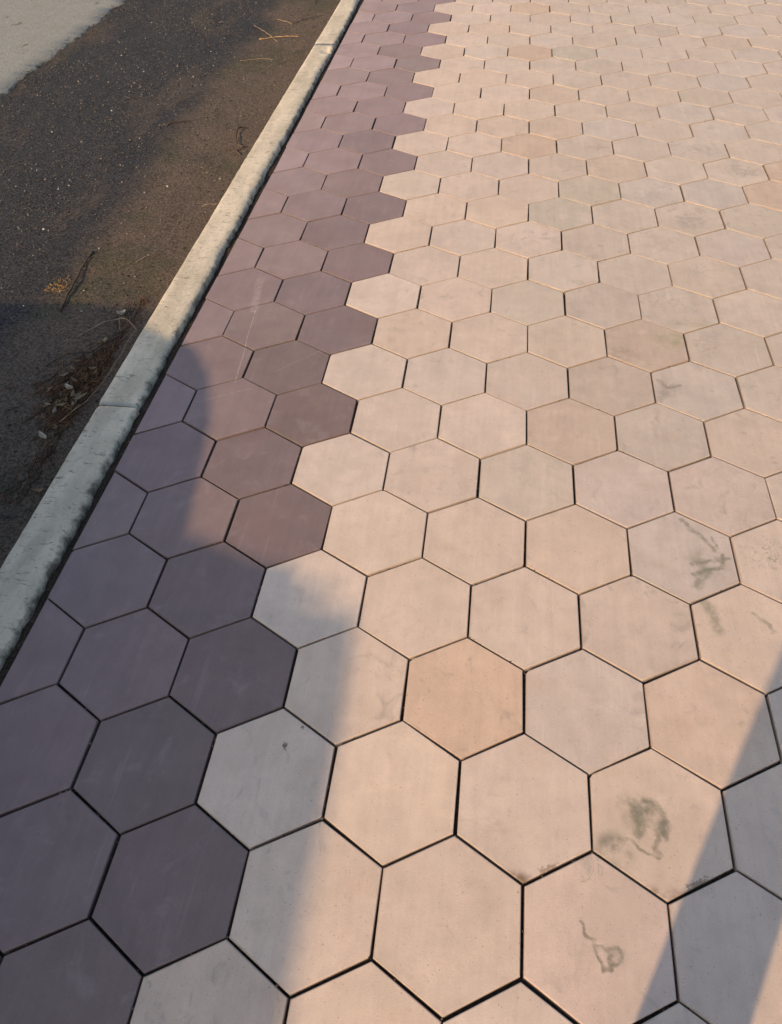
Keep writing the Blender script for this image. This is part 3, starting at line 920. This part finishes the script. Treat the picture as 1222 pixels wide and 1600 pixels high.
# ------------------------------------------------------------------ parked car that throws the big shadow (stands out of frame)
M_PAINT = plain('grey_car_paint', (0.16, 0.17, 0.18), 0.3, 0.5, 0.3, 0.05, 3)
M_GLASS = plain('tinted_glass', (0.012, 0.014, 0.015), 0.06, 0.5, 0, 0.1, 3)
M_TYRE = plain('tyre_rubber', (0.02, 0.02, 0.02), 0.85, 0.2, 0, 0.3, 40)
M_RIM = plain('alloy', (0.45, 0.46, 0.47), 0.35, 0.5, 0.8, 0.05, 20)
M_LAMP = plain('lamp_glass', (0.6, 0.6, 0.58), 0.12, 0.5, 0, 0.05, 20)
M_RED = plain('red_lamp', (0.35, 0.02, 0.02), 0.2, 0.5, 0, 0.1, 20)

def parked_car():
    CX = -2.19
    car = tag(empty('parked_car', (CX, 0, ROAD_Z)), 'grey hatchback parked on the shoulder, its shadow crossing kerb and pavers', 'car')
    # station: y, bottom z, belt z, half width, top z at shoulder line, half width of top, crown z
    ST = [(0.27, 0.42, 0.52, 0.52, 0.62, 0.44, 0.66), (0.23, 0.30, 0.56, 0.66, 0.74, 0.56, 0.84), (0.17, 0.24, 0.60, 0.77, 0.81, 0.64, 0.905),
          (0.08, 0.22, 0.64, 0.83, 0.825, 0.73, 0.92), (-0.10, 0.20, 0.70, 0.855, 0.858, 0.785, 0.94), (-0.40, 0.20, 0.74, 0.865, 0.912, 0.805, 0.97),
          (-0.72, 0.20, 0.78, 0.87, 0.944, 0.815, 1.0), (-1.00, 0.20, 0.82, 0.87, 0.976, 0.82, 1.04), (-1.50, 0.20, 0.90, 0.87, 1.222, 0.78, 1.29),
          (-2.00, 0.20, 0.92, 0.87, 1.47, 0.735, 1.53), (-2.22, 0.20, 0.93, 0.87, 1.592, 0.72, 1.63), (-2.45, 0.20, 0.93, 0.87, 1.604, 0.717, 1.65),
          (-3.00, 0.20, 0.95, 0.87, 1.604, 0.713, 1.65), (-3.45, 0.22, 0.97, 0.86, 1.565, 0.69, 1.61), (-3.72, 0.26, 0.98, 0.84, 1.44, 0.66, 1.48),
          (-3.86, 0.30, 0.96, 0.80, 1.10, 0.66, 1.12), (-3.90, 0.36, 0.80, 0.74, 0.90, 0.62, 0.91)]
    V, F = [], []
    for (y, zb, zm, w, zt, wt, zc) in ST:
        half = [(0.0, zb), (w * 0.8, zb), (w * 0.97, zb + 0.06), (w, zb + 0.5 * (zm - zb)), (w * 0.985, zm), (wt + (w * 0.985 - wt) * 0.4, zm + (zt - zm) * 0.62),
                (wt + 0.012, zt - 0.025), (wt - 0.03, zt + 0.012), (wt * 0.6, zt + (zc - zt) * 0.75), (0.0, zc)]
        ring = half + [(-a, b) for a, b in reversed(half[1:-1])]
        V += [(a, y, b) for a, b in ring]
    n = 18
    for k in range(len(ST) - 1):
        for q in range(n):
            a, b = k * n + q, k * n + (q + 1) % n
            F.append((a, a + n, b + n, b))
    F.append(tuple(range(n))); F.append(tuple((len(ST) - 1) * n + q for q in reversed(range(n))))
    body = mesh_obj('body', V, F, M_PAINT, car, smooth=True)

    def at(y):
        for k in range(len(ST) - 1):
            if ST[k][0] >= y >= ST[k + 1][0]:
                u = (ST[k][0] - y) / (ST[k][0] - ST[k + 1][0])
                return [ST[k][c] + (ST[k + 1][c] - ST[k][c]) * u for c in range(7)]
    def slab(name, pts, mat, th, axis, parent):
        k = len(pts)
        back = [tuple(c - th * a for c, a in zip(p, axis)) for p in pts]
        f = [tuple(range(k)), tuple(reversed(range(k, 2 * k)))] + [(q, (q + 1) % k, k + (q + 1) % k, k + q) for q in range(k)]
        return mesh_obj(name, list(pts) + back, f, mat, parent)
    for sgn in (1, -1):
        def sp(y, u, out=0.008):
            s = at(y)
            x = s[3] * 0.985 + (s[5] + 0.012 - s[3] * 0.985) * u
            return (sgn * (x + out), y, s[2] + (s[4] - 0.025 - s[2]) * u)
        slab('side_window', [sp(-1.30, 0.1), sp(-1.78, 0.82), sp(-2.30, 0.9), sp(-2.30, 0.1)], M_GLASS, 0.006, (sgn, 0, 0), car)
        slab('side_window', [sp(-2.38, 0.1), sp(-2.38, 0.9), sp(-3.05, 0.88), sp(-3.25, 0.12)], M_GLASS, 0.006, (sgn, 0, 0), car)
        slab('headlight', [(sgn * 0.50, 0.262, 0.62), (sgn * 0.72, 0.195, 0.64), (sgn * 0.68, 0.18, 0.76), (sgn * 0.51, 0.245, 0.71)], M_LAMP, 0.05, (0, 1, 0), car)
        slab('tail_light', [(sgn * 0.60, -3.915, 0.82), (sgn * 0.77, -3.885, 0.82), (sgn * 0.72, -3.875, 1.05), (sgn * 0.62, -3.90, 1.05)], M_RED, 0.03, (0, -1, 0), car)
        m = slab('wing_mirror', [(sgn * 0.88, -1.24, 0.96), (sgn * 1.01, -1.26, 0.97), (sgn * 1.0, -1.26, 1.08), (sgn * 0.88, -1.24, 1.07)], M_PAINT, 0.07, (0, -1, 0), car)
        for yy in (-1.55, -2.55):
            slab('door_handle', [(sgn * 0.882, yy - 0.62, 0.84), (sgn * 0.882, yy - 0.44, 0.84), (sgn * 0.882, yy - 0.44, 0.865), (sgn * 0.882, yy - 0.62, 0.865)], M_RIM, 0.02, (sgn, 0, 0), car)
        for yw in (-0.52, -3.15):
            arch = [(sgn * 0.877, yw + 0.365 * math.cos(a * math.pi / 14), 0.30 + 0.365 * math.sin(a * math.pi / 14)) for a in range(15)] + [(sgn * 0.877, yw - 0.365, 0.21), (sgn * 0.877, yw + 0.365, 0.21)]
            slab('wheel_arch', arch, M_TYRE, 0.03, (sgn, 0, 0), car)
            wheel = empty('wheel', (sgn * 0.81, yw, 0.315)); wheel.parent = car
            for nm, ra, rb, hw, mt in (('tyre', 0.315, 0.205, 0.095, M_TYRE), ('rim', 0.20, 0.03, 0.085, M_RIM)):
                V2, F2 = [], []
                prof = [(rb, -hw * 0.8), (ra * 0.93, -hw), (ra, -hw * 0.7), (ra, hw * 0.7), (ra * 0.93, hw), (rb, hw * 0.8)]
                for q in range(32):
                    a = q * math.pi / 16
                    V2 += [(x, r * math.cos(a), r * math.sin(a)) for r, x in prof]
                for q in range(32):
                    for c in range(6):
                        F2.append((q * 6 + c, q * 6 + (c + 1) % 6, ((q + 1) % 32) * 6 + (c + 1) % 6, ((q + 1) % 32) * 6 + c))
                mesh_obj(nm, V2, F2, mt, wheel, smooth=True)
    a, b = at(-1.08), at(-2.12)
    slab('windscreen', [(-0.70, -1.08, a[4] + 0.05), (0.70, -1.08, a[4] + 0.05), (0.66, -2.12, b[4] + 0.04), (-0.66, -2.12, b[4] + 0.04)], M_GLASS, 0.01, (0, 0.5, 0.9), car)
    slab('rear_window', [(-0.58, -3.875, 1.12), (0.58, -3.875, 1.12), (0.56, -3.745, 1.40), (-0.56, -3.745, 1.40)], M_GLASS, 0.01, (0, -1, 0.3), car)
    slab('grille', [(-0.45, 0.285, 0.46), (0.45, 0.285, 0.46), (0.42, 0.28, 0.60), (-0.42, 0.28, 0.60)], M_TYRE, 0.02, (0, 1, 0), car)
parked_car()

# ------------------------------------------------------------------ the photographer, standing behind the camera
M_SKIN = plain('skin', (0.36, 0.21, 0.14), 0.55, 0.35, 0, 0.06, 20)
M_TROUSER = plain('blue_denim', (0.05, 0.065, 0.10), 0.9, 0.2, 0, 0.25, 80)
M_SHIRT = plain('grey_cotton', (0.25, 0.25, 0.26), 0.9, 0.2, 0, 0.1, 60)
M_HAIR = plain('black_hair', (0.012, 0.010, 0.009), 0.6, 0.3, 0, 0.3, 60)
M_SHOE = plain('dark_shoe', (0.03, 0.028, 0.026), 0.7, 0.3, 0, 0.2, 40)
M_PHONE = plain('phone_case', (0.02, 0.02, 0.022), 0.35, 0.5, 0, 0.1, 20)

def skinned(name, chains, mat, parent, root, sub=2):
    """chains: lists of (key, position, radius); shared keys join"""
    idx, V, Rr, E = {}, [], [], []
    for ch in chains:
        last = None
        for key, p, r in ch:
            if key not in idx:
                idx[key] = len(V); V.append(p); Rr.append(r)
            if last is not None:
                E.append((last, idx[key]))
            last = idx[key]
    me = bpy.data.meshes.new(name)
    me.from_pydata(V, E, [])
    me.materials.append(mat)
    o = link(bpy.data.objects.new(name, me), parent)
    md = o.modifiers.new('skin', 'SKIN'); md.use_smooth_shade = True
    for k, sv in enumerate(me.skin_vertices[0].data):
        r = Rr[k]
        sv.radius = r if isinstance(r, tuple) else (r, r)
        sv.use_root = (k == idx[root])
    sb = o.modifiers.new('subdivision', 'SUBSURF'); sb.levels = sb.render_levels = sub
    return o

def photographer():
    O = Vector((0.335, -0.90, 0.0))
    per = tag(empty('person', O), 'person in jeans and grey shirt photographing the pavement with a phone', 'person')
    rt, up, bk = CAM_R.col[0], CAM_R.col[1], CAM_R.col[2]
    pc = CAM_P + bk * 0.012 - up * 0.05 + rt * 0.018 - O        # phone centre
    ch = [[('pel', (0, 0, 0.95), (0.14, 0.11)), ('wai', (0, 0, 1.08), (0.13, 0.10)), ('che', (0, 0.0, 1.28), (0.15, 0.11)), ('nk0', (0, -0.005, 1.43), 0.065),
           ('nk1', (0, 0.01, 1.50), 0.052), ('jaw', (0, 0.045, 1.555), (0.062, 0.07)), ('hd', (0, 0.03, 1.625), (0.076, 0.092)), ('top', (0, 0.02, 1.70), (0.055, 0.07))],
          [('jaw', 0, 0), ('nose', (0, 0.125, 1.585), 0.012)]]
    ch[1][0] = ('jaw', (0, 0.045, 1.555), (0.062, 0.07))
    for s in (-1, 1):
        ch.append([('pel', None, 0), ('hip%d' % s, (s * 0.10, 0, 0.88), 0.088), ('kn%d' % s, (s * 0.108, 0.02, 0.49), 0.056), ('cf%d' % s, (s * 0.11, -0.01, 0.34), 0.054),
                   ('an%d' % s, (s * 0.11, -0.02, 0.09), 0.036), ('to%d' % s, (s * 0.125, 0.15, 0.04), 0.035)])
        palm = pc + rt * (s * 0.052) - up * 0.035 + bk * 0.03
        wr = palm - up * 0.075 + bk * 0.04 + rt * (s * 0.012)
        el = Vector((s * 0.25, 0.08, 1.12))
        ch.append([('che', None, 0), ('sh%d' % s, (s * 0.185, -0.01, 1.39), 0.058), ('el%d' % s, tuple(el), 0.042), ('wr%d' % s, tuple(wr), 0.027), ('pm%d' % s, tuple(palm), (0.034, 0.02))])
        for q in range(4):                                       # four fingers across the back of the phone's edge
            k0 = palm + up * (0.028 - 0.017 * q) + rt * (s * -0.002) + bk * 0.004
            k1 = k0 + rt * (s * -0.004) + up * 0.012 + bk * -0.016
            L = (0.026, 0.030, 0.028, 0.022)[q]
            k2 = k1 - rt * (s * L) - bk * 0.004
            ch.append([('pm%d' % s, None, 0), ('f%d%da' % (s, q), tuple(k0 + rt * (s * 0.006)), 0.0085), ('f%d%db' % (s, q), tuple(k1 + rt * (s * 0.006)), 0.008), ('f%d%dc' % (s, q), tuple(k2), 0.007)])
        t0 = palm + bk * 0.016 - rt * (s * 0.012) - up * 0.01
        ch.append([('pm%d' % s, None, 0), ('t%da' % s, tuple(t0), 0.011), ('t%db' % s, tuple(t0 - rt * (s * 0.012) + up * 0.026), 0.0095), ('t%dc' % s, tuple(t0 - rt * (s * 0.016) + up * 0.048), 0.008)])
    known = {}
    for c in ch:
        for k, p, r in c:
            if p is not None and p != 0:
                known[k] = (p, r)
    ch = [[(k, *known[k]) for k, p, r in c] for c in ch]
    skinned('body', ch, M_SKIN, per, 'pel')
    skinned('trousers', [[('p', (0, 0, 0.98), (0.155, 0.12)), ('l', (-0.10, 0, 0.84), 0.105), ('lk', (-0.12, 0.01, 0.50), 0.083), ('la', (-0.12, -0.01, 0.09), 0.082)],
                         [('p', (0, 0, 0.98), (0.155, 0.12)), ('r', (0.10, 0, 0.84), 0.105), ('rk', (0.145, 0.01, 0.50), 0.085), ('ra', (0.155, -0.01, 0.09), 0.083)]], M_TROUSER, per, 'p')
    sh = [[('w', (0, 0, 0.85), (0.17, 0.14)), ('m', (0, 0, 1.10), (0.155, 0.125)), ('c', (0, 0, 1.30), (0.165, 0.125)), ('n', (0, -0.005, 1.43), 0.075)]]
    for s in (-1, 1):
        sh.append([('c', (0, 0, 1.30), (0.165, 0.125)), ('s%d' % s, (s * 0.19, -0.01, 1.39), 0.072), ('e%d' % s, (s * 0.232, 0.045, 1.21), 0.06)])
    skinned('shirt', sh, M_SHIRT, per, 'w')
    skinned('hair', [[('a', (0, -0.02, 1.60), (0.082, 0.085)), ('b', (0, -0.005, 1.66), (0.084, 0.10)), ('c', (0, 0.01, 1.72), (0.055, 0.07))]], M_HAIR, per, 'a')
    for s in (-1, 1):
        skinned('shoe', [[('h', (s * 0.11, -0.06, 0.04), (0.042, 0.04)), ('m', (s * 0.115, 0.04, 0.045), (0.044, 0.044)), ('t', (s * 0.127, 0.17, 0.033), (0.042, 0.03))]], M_SHOE, per, 'm')
        bm = bmesh.new(); bmesh.ops.create_uvsphere(bm, u_segments=12, v_segments=8, radius=0.012)
        me = bpy.data.meshes.new('eye'); bm.to_mesh(me); bm.free(); me.materials.append(M_LAMP)
        e = link(bpy.data.objects.new('eye', me), per); e.location = (s * 0.031, 0.108, 1.615)
    # the phone, its lens just behind the viewpoint
    V, F = [], []
    hw, hh, ht = 0.036, 0.077, 0.004
    ring = []
    for cx, cy, a0 in ((hw - 0.01, hh - 0.01, 0), (-hw + 0.01, hh - 0.01, 90), (-hw + 0.01, -hh + 0.01, 180), (hw - 0.01, -hh + 0.01, 270)):
        for q in range(4):
            a = math.radians(a0 + 30 * q)
            ring.append((cx + 0.01 * math.cos(a), cy + 0.01 * math.sin(a)))
    n = len(ring)
    V = [(x, y, -ht) for x, y in ring] + [(x, y, ht) for x, y in ring]
    F = [tuple(reversed(range(n))), tuple(range(n, 2 * n))] + [(q, (q + 1) % n, n + (q + 1) % n, n + q) for q in range(n)]
    ph = mesh_obj('phone', V, F, M_PHONE)
    ph.matrix_world = Matrix.Translation(pc + O) @ CAM_R.to_4x4()
    tag(ph, 'black phone held in the photographer\'s hands', 'phone')
    scr = mesh_obj('screen', [(-0.033, -0.072, ht + 0.0006), (0.033, -0.072, ht + 0.0006), (0.033, 0.072, ht + 0.0006), (-0.033, 0.072, ht + 0.0006)], [(0, 1, 2, 3)], M_GLASS, ph)
photographer()
